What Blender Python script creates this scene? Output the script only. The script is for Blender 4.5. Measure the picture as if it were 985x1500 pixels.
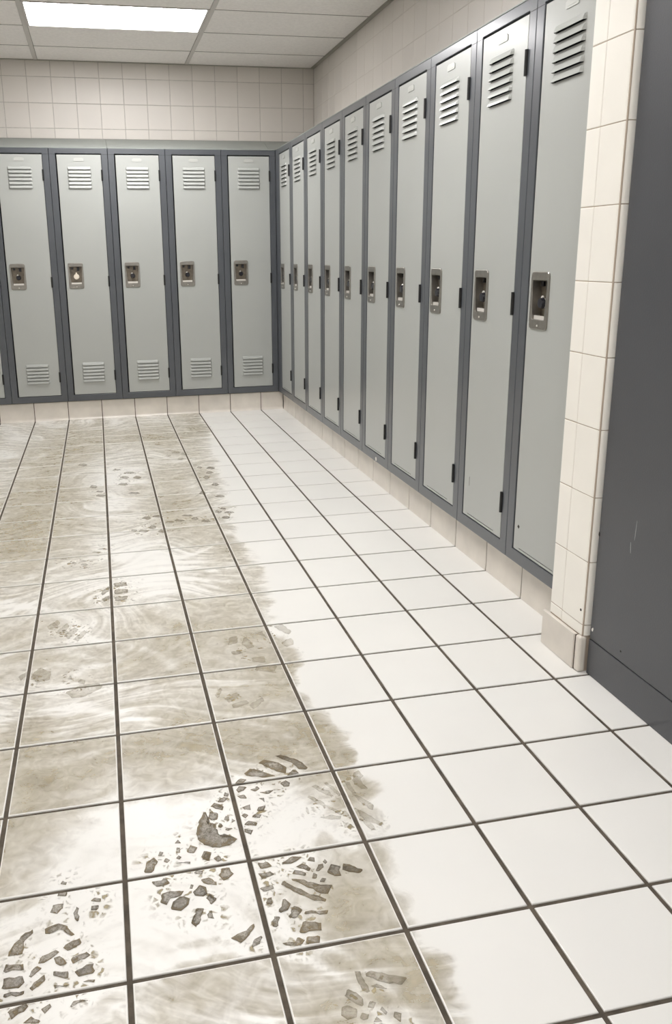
import bpy, math, random
import numpy as np
from mathutils import Matrix, Vector
for o in list(bpy.data.objects): bpy.data.objects.remove(o)
sc = bpy.context.scene
COL = sc.collection
S = 1.2                                   # measured units -> metres
random.seed(7)

# ------------------------------------------------------------------ camera, world, exposure, lights
CAM = {'C': [-1.10853, -5.09769, 0.94484], 'R': [[0.977112, -0.212263, -0.014014], [0.067948, 0.249, 0.966117], [0.201581, 0.944957, -0.257724]], 'f': 1213.93, 'px': 412.04, 'py': 697.62}
cd = bpy.data.cameras.new('camera'); cam = bpy.data.objects.new('camera', cd); COL.objects.link(cam)
r_, u_, f_ = [Vector(v) for v in CAM['R']]
M = Matrix((r_, u_, -f_)).transposed().to_4x4()
M.translation = Vector(CAM['C']) * S
cam.matrix_world = M
cd.sensor_fit = 'HORIZONTAL'; cd.sensor_width = 36
cd.lens = CAM['f'] / 985 * 36
cd.shift_x = (492.5 - CAM['px']) / 985
cd.shift_y = (CAM['py'] - 750) / 985
cd.clip_start = .02
sc.camera = cam
w = bpy.data.worlds.new('world'); sc.world = w; w.use_nodes = True
w.node_tree.nodes['Background'].inputs[0].default_value = (1, .98, .95, 1)
w.node_tree.nodes['Background'].inputs[1].default_value = .3
sc.view_settings.view_transform = 'Standard'; sc.view_settings.look = 'None'
sc.view_settings.gamma = 1; sc.view_settings.use_curve_mapping = False
EXPOSURE = 0.54
sc.view_settings.exposure = EXPOSURE
LAMP = 17.0                               # emission of the ceiling light diffusers

# ------------------------------------------------------------------ materials
def mat(name, base=(.8, .8, .8), rough=.5, metal=0., spec=.5, noise=None, bump=None, coat=0.):
    m = bpy.data.materials.new(name); m.use_nodes = True
    nt = m.node_tree; b = nt.nodes['Principled BSDF']
    b.inputs['Base Color'].default_value = (*base, 1); b.inputs['Roughness'].default_value = rough
    b.inputs['Metallic'].default_value = metal; b.inputs['Specular IOR Level'].default_value = spec
    b.inputs['Coat Weight'].default_value = coat; b.inputs['Coat Roughness'].default_value = .16
    g = nt.nodes.new('ShaderNodeNewGeometry')
    if noise:
        scale, amt = noise
        n = nt.nodes.new('ShaderNodeTexNoise'); n.inputs['Scale'].default_value = scale
        n.inputs['Detail'].default_value = 5
        nt.links.new(g.outputs['Position'], n.inputs['Vector'])
        mr = nt.nodes.new('ShaderNodeMapRange'); mr.inputs[1].default_value = .3; mr.inputs[2].default_value = .7
        mr.inputs[3].default_value = 1 - amt; mr.inputs[4].default_value = 1 + amt * .5
        nt.links.new(n.outputs[0], mr.inputs[0])
        v = nt.nodes.new('ShaderNodeVectorMath'); v.operation = 'SCALE'
        v.inputs[0].default_value = base
        nt.links.new(mr.outputs[0], v.inputs['Scale'])
        nt.links.new(v.outputs[0], b.inputs['Base Color'])
    if bump:
        scale, st = bump
        n = nt.nodes.new('ShaderNodeTexNoise'); n.inputs['Scale'].default_value = scale
        n.inputs['Detail'].default_value = 3
        nt.links.new(g.outputs['Position'], n.inputs['Vector'])
        bp = nt.nodes.new('ShaderNodeBump'); bp.inputs['Strength'].default_value = st; bp.inputs['Distance'].default_value = .002
        nt.links.new(n.outputs[0], bp.inputs['Height']); nt.links.new(bp.outputs[0], b.inputs['Normal'])
    return m
def emit(name, col, st):
    m = bpy.data.materials.new(name); m.use_nodes = True
    nt = m.node_tree; nt.nodes.clear()
    e = nt.nodes.new('ShaderNodeEmission'); e.inputs[0].default_value = (*col, 1); e.inputs[1].default_value = st
    o = nt.nodes.new('ShaderNodeOutputMaterial'); nt.links.new(e.outputs[0], o.inputs[0]); return m
def vary(m, amt):                          # small per-object tone differences (fired tiles)
    nt = m.node_tree; b = nt.nodes['Principled BSDF']
    oi = nt.nodes.new('ShaderNodeObjectInfo')
    mr = nt.nodes.new('ShaderNodeMapRange'); mr.inputs[3].default_value = 1 - amt; mr.inputs[4].default_value = 1
    nt.links.new(oi.outputs['Random'], mr.inputs[0])
    v = nt.nodes.new('ShaderNodeVectorMath'); v.operation = 'SCALE'
    src = b.inputs['Base Color'].links
    if src: nt.links.new(src[0].from_socket, v.inputs[0])
    else: v.inputs[0].default_value = b.inputs['Base Color'].default_value[:3]
    nt.links.new(mr.outputs[0], v.inputs['Scale']); nt.links.new(v.outputs[0], b.inputs['Base Color'])
    return m
FLOOR_TILE = vary(mat('floor_tile_glaze', (.84, .828, .79), .34, noise=(3, .03), bump=(9, .05)), .03)
GROUT = mat('floor_grout', (.105, .085, .062), .9, noise=(30, .45), bump=(300, .4))
WALL_TILE = vary(mat('wall_tile_glaze', (.66, .62, .57), .38, noise=(4, .03), bump=(7, .06)), .05)
WALL_GROUT = mat('wall_grout', (.46, .43, .395), .9, noise=(40, .15))
WALL_GROUT2 = mat('wall_grout_pale', (.60, .56, .51), .9)
PIER_TILE = vary(mat('pier_tile_glaze', (.90, .87, .80), .3, noise=(6, .03), bump=(10, .05)), .02)
PIER_GROUT = mat('pier_grout', (.46, .38, .30), .9)
BASE_TILE = vary(mat('base_tile_glaze', (.74, .69, .62), .35, noise=(9, .10), bump=(12, .06)), .05)
BASE_GROUT = mat('base_grout', (.10, .075, .055), .9)
CEIL = mat('ceiling_tile_board', (.93, .895, .865), .95, noise=(60, .06), bump=(220, .35))
TEE = mat('ceiling_grid_metal', (.60, .57, .54), .5)
SEAM = mat('ceiling_seam', (.16, .14, .12), .9)
DOOR = mat('locker_door_paint', (.408, .420, .398), .36, spec=.5, noise=(2.5, .03), bump=(160, .05), coat=.25)
FRAME = mat('locker_frame_paint', (.076, .083, .093), .32, spec=.6, noise=(8, .08), bump=(160, .05), coat=.35)
INSIDE = mat('locker_inside_paint', (.05, .055, .06), .7)
TOPM = mat('locker_top_paint', (.27, .29, .27), .5, noise=(6, .08))
HINGE = mat('hinge_metal', (.035, .035, .035), .4, metal=.6)
STEEL = mat('brushed_steel', (.34, .325, .295), .33, metal=.85, noise=(50, .12))
POCKET = mat('pocket_steel', (.22, .19, .15), .4, metal=.7, noise=(60, .2))
LIP = mat('pale_worn_steel', (.72, .69, .64), .35, metal=.3)
KNOB = mat('black_lock', (.012, .012, .018), .25, spec=.7)
DISC = mat('pale_disc', (.78, .70, .58), .35)
PLATE = mat('number_plate_metal', (.50, .51, .48), .35, metal=.2)
PANEL = mat('panel_paint', (.068, .071, .078), .33, spec=.6, noise=(5, .06), bump=(260, .12))
DARKM = mat('dark_mark', (.03, .027, .022), .7)
WHITE = mat('white_chip', (.8, .78, .72), .6)
LENS = emit('light_diffuser', (1, .985, .985), LAMP)
WALLP = mat('plain_wall_paint', (.72, .70, .66), .6, noise=(3, .03))

def mud_material(name, dark, fine, rimk=.34):
    """dried mud: where it is thin the glaze under it shows through"""
    m = bpy.data.materials.new(name); m.use_nodes = True
    nt = m.node_tree; N = nt.nodes; L = nt.links
    b = N['Principled BSDF']; b.inputs['Roughness'].default_value = .6
    out = N['Material Output']
    geo = N.new('ShaderNodeNewGeometry')
    def noise(scale, detail=6, dist=0., vec=None, rough=.6):
        n = N.new('ShaderNodeTexNoise'); n.inputs['Scale'].default_value = scale
        n.inputs['Detail'].default_value = detail; n.inputs['Distortion'].default_value = dist
        n.inputs['Roughness'].default_value = rough
        L.new(vec or geo.outputs['Position'], n.inputs['Vector']); return n.outputs[0]
    def mth(op, a, c=None, e=None, clamp=False):
        n = N.new('ShaderNodeMath'); n.operation = op; n.use_clamp = clamp
        for i, v in enumerate((a, c, e)):
            if v is None: continue
            if isinstance(v, (int, float)): n.inputs[i].default_value = v
            else: L.new(v, n.inputs[i])
        return n.outputs[0]
    if fine:      # footprint lugs
        n1 = noise(150, 8, 1.4, None, .7); n2 = noise(30, 4, .8)
        a = mth('MULTIPLY_ADD', n1, 2.4, -.95); a = mth('ADD', a, mth('MULTIPLY', n2, 1.1))
        rimn = N.new('ShaderNodeAttribute'); rimn.attribute_name = 'rim'
        a = mth('MULTIPLY', mth('MULTIPLY_ADD', a, .75, .18), fine, clamp=True)
        a = mth('ADD', mth('MULTIPLY', a, .78), mth('MULTIPLY', mth('MULTIPLY', rimn.outputs['Fac'], rimk), mth('MULTIPLY_ADD', n2, 2.4, -.5, clamp=True)))
        alpha = mth('MINIMUM', a, .93, clamp=True)
    else:
        att = N.new('ShaderNodeAttribute'); att.attribute_name = 'mud'
        # smeared strokes: the coordinates are warped by a slow noise then stretched
        wn = N.new('ShaderNodeTexNoise'); wn.inputs['Scale'].default_value = 1.6; wn.inputs['Detail'].default_value = 1
        L.new(geo.outputs['Position'], wn.inputs['Vector'])
        wv = N.new('ShaderNodeVectorMath'); wv.operation = 'MULTIPLY_ADD'
        L.new(wn.outputs['Color'], wv.inputs[0]); wv.inputs[1].default_value = (1.1, 1.1, 0); L.new(geo.outputs['Position'], wv.inputs[2])
        mp = N.new('ShaderNodeMapping'); mp.inputs['Rotation'].default_value = (0, 0, .75); mp.inputs['Scale'].default_value = (1, 6.0, 1)
        L.new(wv.outputs[0], mp.inputs[0])
        s1 = noise(4, 5, .5, mp.outputs[0], .50)
        mp2 = N.new('ShaderNodeMapping'); mp2.inputs['Rotation'].default_value = (0, 0, -.5); mp2.inputs['Scale'].default_value = (1, 4.0, 1)
        L.new(wv.outputs[0], mp2.inputs[0])
        s2 = noise(7, 5, .8, mp2.outputs[0], .50)
        big = noise(3.2, 3, .6); fin = noise(30, 6, 1.2, None, .6)
        s = mth('ADD', mth('MULTIPLY', s1, .50), mth('MULTIPLY', s2, .30))
        s = mth('ADD', s, mth('MULTIPLY', big, .28)); s = mth('ADD', s, mth('MULTIPLY', fin, .22))
        # s averages .65
        a = mth('ADD', mth('MULTIPLY', mth('SUBTRACT', s, .65), 2.7), att.outputs['Fac'])
        rim = mth('MULTIPLY', att.outputs['Fac'], 7., clamp=True)
        a = mth('MAXIMUM', mth('MULTIPLY', a, rim), 0.)
        a = mth('DIVIDE', mth('MULTIPLY', a, 1.22), mth('ADD', a, .75))
        specks = mth('MULTIPLY', mth('SUBTRACT', noise(120, 3, 2.), .70), 9., clamp=True)
        specks = mth('MULTIPLY', specks, mth('MULTIPLY', att.outputs['Fac'], .8, clamp=True))
        # broken flecks left by boot treads
        tr = N.new('ShaderNodeAttribute'); tr.attribute_name = 'tread'
        vo = N.new('ShaderNodeTexVoronoi'); vo.feature = 'DISTANCE_TO_EDGE'; vo.inputs['Scale'].default_value = 62; vo.inputs['Randomness'].default_value = 1
        wv2 = N.new('ShaderNodeVectorMath'); wv2.operation = 'MULTIPLY_ADD'
        wn2 = N.new('ShaderNodeTexNoise'); wn2.inputs['Scale'].default_value = 40; L.new(geo.outputs['Position'], wn2.inputs['Vector'])
        L.new(wn2.outputs['Color'], wv2.inputs[0]); wv2.inputs[1].default_value = (.03, .03, 0); L.new(geo.outputs['Position'], wv2.inputs[2])
        L.new(wv2.outputs[0], vo.inputs['Vector'])
        fl_ = mth('MULTIPLY', mth('SUBTRACT', vo.outputs['Distance'], .12), 7., clamp=True)
        gate = mth('MULTIPLY', mth('SUBTRACT', noise(24, 4, .5), .46), 6., clamp=True)
        fleck = mth('MULTIPLY', mth('MULTIPLY', fl_, gate), mth('MULTIPLY', tr.outputs['Fac'], .95))
        body = mth('MULTIPLY', mth('POWER', a, 1.2), mth('MULTIPLY_ADD', noise(30, 6, 1., None, .6), .8, .38))
        alpha = mth('MAXIMUM', mth('MAXIMUM', body, fleck), specks, clamp=True)
    cr = N.new('ShaderNodeMix'); cr.data_type = 'RGBA'
    cr.inputs[6].default_value = (*dark[0], 1); cr.inputs[7].default_value = (*dark[1], 1)
    mott = mth('MULTIPLY_ADD', noise(16, 5, .9, None, .55), 2.2, -.6, clamp=True)
    L.new(mott, cr.inputs[0]); L.new(cr.outputs[2], b.inputs['Base Color'])
    t = N.new('ShaderNodeBsdfTransparent'); mx = N.new('ShaderNodeMixShader')
    L.new(alpha, mx.inputs[0]); L.new(t.outputs[0], mx.inputs[1]); L.new(b.outputs[0], mx.inputs[2])
    L.new(mx.outputs[0], out.inputs[0])
    return m
MUD = mud_material('mud_film', ((.25, .195, .088), (.47, .40, .245)), 0)
PRINT_DARK = mud_material('mud_print_dark', ((.055, .038, .016), (.25, .19, .10)), .86, .52)
PRINT_MID = mud_material('mud_print_mid', ((.105, .077, .036), (.31, .25, .145)), .52, .28)
PRINT_PALE = mud_material('mud_print_pale', ((.21, .165, .085), (.38, .315, .19)), .36, .12)

# ------------------------------------------------------------------ mesh helpers
class MB:
    def __init__(s): s.v = []; s.f = []; s.mi = []
    def add(s, vs, fs, mi=0):
        o = len(s.v); s.v += [tuple(p) for p in vs]
        s.f += [tuple(i + o for i in f) for f in fs]; s.mi += [mi] * len(fs); return s
    def box(s, x0, x1, y0, y1, z0, z1, mi=0, skip=()):
        v = [(x0, y0, z0), (x1, y0, z0), (x1, y1, z0), (x0, y1, z0), (x0, y0, z1), (x1, y0, z1), (x1, y1, z1), (x0, y1, z1)]
        F = {'-z': (0, 3, 2, 1), '+z': (4, 5, 6, 7), '-y': (0, 1, 5, 4), '+x': (1, 2, 6, 5), '+y': (2, 3, 7, 6), '-x': (3, 0, 4, 7)}
        return s.add(v, [F[k] for k in F if k not in skip], mi)
    def cyl(s, c, axis, r0, r1, h, n=16, mi=0):
        """axis 0/1/2; from c to c+h along the axis, radii r0 -> r1, capped"""
        a, b = [(1, 2), (2, 0), (0, 1)][axis]; vs = []
        for k, (r, t) in enumerate(((r0, 0), (r1, h))):
            for i in range(n):
                p = list(c); an = 2 * math.pi * i / n
                p[a] += r * math.cos(an); p[b] += r * math.sin(an); p[axis] += t; vs.append(p)
        fs = [(i, (i + 1) % n, n + (i + 1) % n, n + i) for i in range(n)] + [tuple(range(n - 1, -1, -1)), tuple(range(n, 2 * n))]
        if h < 0: fs = [f[::-1] for f in fs]
        return s.add(vs, fs, mi)
    def prism(s, prof, axis, t0, t1, mi=0):
        """profile of 2-D points in the two other axes (cyclic order) extruded along axis"""
        a, b = [(1, 2), (2, 0), (0, 1)][axis]; n = len(prof); vs = []
        for t in (t0, t1):
            for p in prof:
                q = [0, 0, 0]; q[a], q[b] = p; q[axis] = t; vs.append(q)
        return s.add(vs, [(i, (i + 1) % n, n + (i + 1) % n, n + i) for i in range(n)] + [tuple(range(n - 1, -1, -1)), tuple(range(n, 2 * n))], mi)
    def mesh(s, name, mats, smooth=False):
        me = bpy.data.meshes.new(name)
        me.from_pydata([(x * S, y * S, z * S) for x, y, z in s.v], [], s.f)
        for m in (mats if isinstance(mats, (list, tuple)) else [mats]): me.materials.append(m)
        me.polygons.foreach_set('material_index', s.mi)
        if smooth: me.shade_smooth()
        me.update(); return me
    def build(s, name, mats, parent=None, loc=(0, 0, 0), rz=0, smooth=False):
        return link(name, s.mesh(name, mats, smooth), parent, loc, rz)
def link(name, me, parent=None, loc=(0, 0, 0), rz=0):
    o = bpy.data.objects.new(name, me); COL.objects.link(o)
    o.location = Vector(loc) * S; o.rotation_euler = (0, 0, rz); o.parent = parent
    return o
def thing(name, label, cat, loc=(0, 0, 0), rz=0, group=None):
    o = link(name, None, None, loc, rz); return tag(o, label, cat, group)
def tag(o, label, cat, group=None):
    o['label'] = label; o['category'] = cat
    if group: o['group'] = group
    return o
def struct(o): o['kind'] = 'structure'; return o
def chamfer(o, wd=.0015, seg=2):
    m = o.modifiers.new('bevel', 'BEVEL'); m.width = wd * S; m.segments = seg; m.limit_method = 'ANGLE'; m.angle_limit = .7
    return o

def slab(a0, a1, b0, b1, t, bev, axis, sgn):
    """tile with chamfered face: spans a,b in its plane, thickness t towards -sgn*axis; face at 0"""
    a, b = [(1, 2), (2, 0), (0, 1)][axis]; vs = []
    for (d, ins) in ((-t, 0), (-bev, 0), (-bev * .3, bev * .45), (0, bev * 1.3)):
        for (p, q) in ((a0 + ins, b0 + ins), (a1 - ins, b0 + ins), (a1 - ins, b1 - ins), (a0 + ins, b1 - ins)):
            v = [0, 0, 0]; v[a] = p; v[b] = q; v[axis] = d * sgn; vs.append(v)
    fs = []
    for k in range(3):
        for i in range(4):
            j = (i + 1) % 4; fs.append((4 * k + i, 4 * k + j, 4 * k + 4 + j, 4 * k + 4 + i))
    fs.append((12, 13, 14, 15))
    if sgn < 0: fs = [f[::-1] for f in fs]
    return MB().add(vs, fs)
CACHE = {}
def tile(name, parent, axis, sgn, face, a0, a1, b0, b1, m, t=.008, bev=.0016, jit=.0):
    """one tile in world place, its centre at its origin; equal sizes share a mesh"""
    wa, wb = round(a1 - a0, 4), round(b1 - b0, 4)
    key = (axis, sgn, wa, wb, m.name, t, bev)
    if key not in CACHE: CACHE[key] = slab(-wa / 2, wa / 2, -wb / 2, wb / 2, t, bev, axis, sgn).mesh(name, m)
    a, b = [(1, 2), (2, 0), (0, 1)][axis]; loc = [0, 0, 0]
    loc[a] = (a0 + a1) / 2; loc[b] = (b0 + b1) / 2; loc[axis] = face - sgn * random.random() * jit
    return link(name, CACHE[key], parent, loc)

def panel_with_holes(w0, w1, z0, z1, y0, y1, holes, mi=0):
    """sheet in the x-z plane between depths y0 (front) and y1 with rectangular holes (x0,x1,z0,z1)"""
    xs = sorted({w0, w1, *[h[0] for h in holes], *[h[1] for h in holes]}); zs = sorted({z0, z1, *[h[2] for h in holes], *[h[3] for h in holes]})
    nx, nz = len(xs) - 1, len(zs) - 1
    solid = [[not any(h[0] - 1e-6 <= (xs[i] + xs[i + 1]) / 2 <= h[1] and h[2] - 1e-6 <= (zs[j] + zs[j + 1]) / 2 <= h[3] for h in holes) for j in range(nz)] for i in range(nx)]
    mb = MB(); vid = {}
    def V(i, j, k):
        if (i, j, k) not in vid:
            vid[(i, j, k)] = len(mb.v); mb.v.append((xs[i], y0 if k == 0 else y1, zs[j]))
        return vid[(i, j, k)]
    def F(*q): mb.f.append(tuple(q)); mb.mi.append(mi)
    for i in range(nx):
        for j in range(nz):
            if not solid[i][j]: continue
            F(V(i, j, 0), V(i + 1, j, 0), V(i + 1, j + 1, 0), V(i, j + 1, 0)); F(V(i, j, 1), V(i, j + 1, 1), V(i + 1, j + 1, 1), V(i + 1, j, 1))
            if i == 0 or not solid[i - 1][j]: F(V(i, j, 0), V(i, j + 1, 0), V(i, j + 1, 1), V(i, j, 1))
            if i == nx - 1 or not solid[i + 1][j]: F(V(i + 1, j, 0), V(i + 1, j, 1), V(i + 1, j + 1, 1), V(i + 1, j + 1, 0))
            if j == 0 or not solid[i][j - 1]: F(V(i, j, 0), V(i, j, 1), V(i + 1, j, 1), V(i + 1, j, 0))
            if j == nz - 1 or not solid[i][j + 1]: F(V(i, j + 1, 0), V(i + 1, j + 1, 0), V(i + 1, j + 1, 1), V(i, j + 1, 1))
    return mb

# ------------------------------------------------------------------ measured layout (before scaling by S)
YR = [-0.1429, -0.3461, -0.5493, -0.7525, -0.9557, -1.163, -1.3719, -1.5893, -1.8053, -2.0221, -2.2362, -2.4534, -2.6688, -2.8959, -3.1161, -3.3352, -3.5535, -3.7729, -3.9744, -4.1668, -4.3534, -4.5566]          # floor joints parallel to the back wall
XC = [-0.1447, -0.34, -0.5377, -0.7346, -0.9311, -1.1291, -1.3285, -1.5261, -1.726]          # floor joints parallel to the right wall
ZB, ZT, ZS = .1154, 1.5392, 1.6280        # locker bottom, locker front top, top of the sloping tops at the wall
FX, FY = -.032, -.0175                     # locker front planes: right row, back row
WX, WY = .286, .300                       # wall faces above the lockers
PB, PR_ = .3229, .3320                    # locker widths: back row, right row
RY0 = -.0852                               # where the right row starts
ZC = 2.05                                 # ceiling
XL, YN = -2.620, -6.20                     # unseen left wall, wall behind the camera
PX = -.074                                # face of the tiled pier
NB = 8

# ------------------------------------------------------------------ floor
fl = struct(MB().box(XL, .6, YN, .6, -.08, -.0028).build('floor', GROUT))
cols = [0.0] + XC
while cols[-1] > -2.45: cols.append(cols[-1] - .1985)
cols[-1] = XL + .002
rows = [0.0] + YR[:-1]
while rows[-1] > -4.40: rows.append(rows[-1] - .2032)
GX, GY = .0040, .0036
cells = []
for i in range(len(cols) - 1):
    for j in range(len(rows) - 1):
        x1, x0 = cols[i] - GX * (i > 0), cols[i + 1] + GX
        y1, y0 = rows[j] - GY * (j > 0), rows[j + 1] + GY
        cells.append((x0, x1, y0, y1, i, j))
for (x0, x1, y0, y1, i, j) in cells:
    tile('floor_tile', fl, 2, 1, 0, x0, x1, y0, y1, FLOOR_TILE, .006, .0012, .0003)
# farther tiles behind the camera, joined
st = MB(); yy = rows[-1]
while yy > YN + .21:
    for i in range(len(cols) - 1):
        x1, x0 = cols[i] - GX, cols[i + 1] + GX
        st.box(x0, x1, yy - .2032 + GY, yy - GY, -.006, 0, skip=('-z',))
    yy -= .2032
o = st.build('floor_tiles_behind', FLOOR_TILE, fl); o['kind'] = 'stuff'

# dried mud smeared on the left half of the floor: one film, a patch per tile so that the joints stay open
EDGE = [[-0.511, -0.058], [-0.534, -0.546], [-0.553, -0.903], [-0.611, -1.472], [-0.636, -2.016], [-0.673, -2.349], [-0.661, -2.811], [-0.692, -3.056], [-0.685, -3.304], [-0.701, -3.47], [-0.667, -3.674], [-0.688, -3.765], [-0.676, -3.833], [-0.695, -3.963], [-0.695, -4.046], [-0.707, -4.158], [-0.71, -4.22], [-0.705, -4.32], [-0.7, -4.387]]
BLOBS = [[-1.385, -1.817, 0.165, 0.702, 0.5], [-1.278, -0.697, 0.219, 0.47, 0.45], [-1.446, -2.296, 0.118, 0.32, 0.35], [-0.88, -1.903, 0.11, 0.493, 0.45], [-0.81, -0.655, 0.187, 0.385, 0.35], [-0.547, -0.339, 0.121, 0.327, 0.3], [-0.846, -3.148, 0.123, 0.17, 0.35], [-0.973, -2.986, 0.112, 0.118, 0.25], [-0.998, -3.595, 0.09, 0.119, 0.5], [-1.2, -3.643, 0.119, 0.149, 0.35], [-0.84, -3.658, 0.096, 0.126, 0.35], [-0.732, -3.364, 0.097, 0.14, 0.35], [-0.721, -3.686, 0.055, 0.151, 0.35], [-0.707, -3.867, 0.049, 0.078, 0.4], [-0.807, -4.08, 0.062, 0.079, 0.6], [-0.706, -4.074, 0.027, 0.073, 0.35], [-0.816, -4.242, 0.091, 0.066, 0.45], [-0.719, -4.242, 0.037, 0.067, 0.4], [-1.031, -4.192, 0.073, 0.069, 0.25], [-1.282, -3.75, 0.074, 0.129, 0.25], [-1.026, -3.22, 0.101, 0.156, 0.35], [-1.327, -3.069, 0.105, 0.175, 0.25], [-1.313, -3.493, 0.057, 0.176, 0.3], [-1.291, -3.921, 0.044, 0.101, 0.2], [-0.768, -2.892, 0.079, 0.158, 0.25], [-0.724, -2.483, 0.069, 0.217, 0.25], [-0.87, -3.867, 0.072, 0.086, -0.45], [-1.207, -3.893, 0.079, 0.07, -0.25], [-0.984, -2.612, 0.108, 0.264, -0.3], [-1.107, -3.883, 0.069, 0.11, -0.45], [-1.249, -3.352, 0.124, 0.065, -0.2], [-1.174, -4.062, 0.06, 0.083, -0.45], [-1.012, -4.046, 0.052, 0.072, -0.35], [-0.974, -3.741, 0.077, 0.054, -0.3], [-1.084, -1.467, 0.122, 0.397, -0.25], [-1.198, -3.77, 0.061, 0.061, -0.1], [-0.879, -4.227, 0.028, 0.055, -0.2], [-1.089, -4.12, 0.039, 0.037, -0.25], [-0.747, -1.435, 0.094, 0.265, 0.2]]
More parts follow.
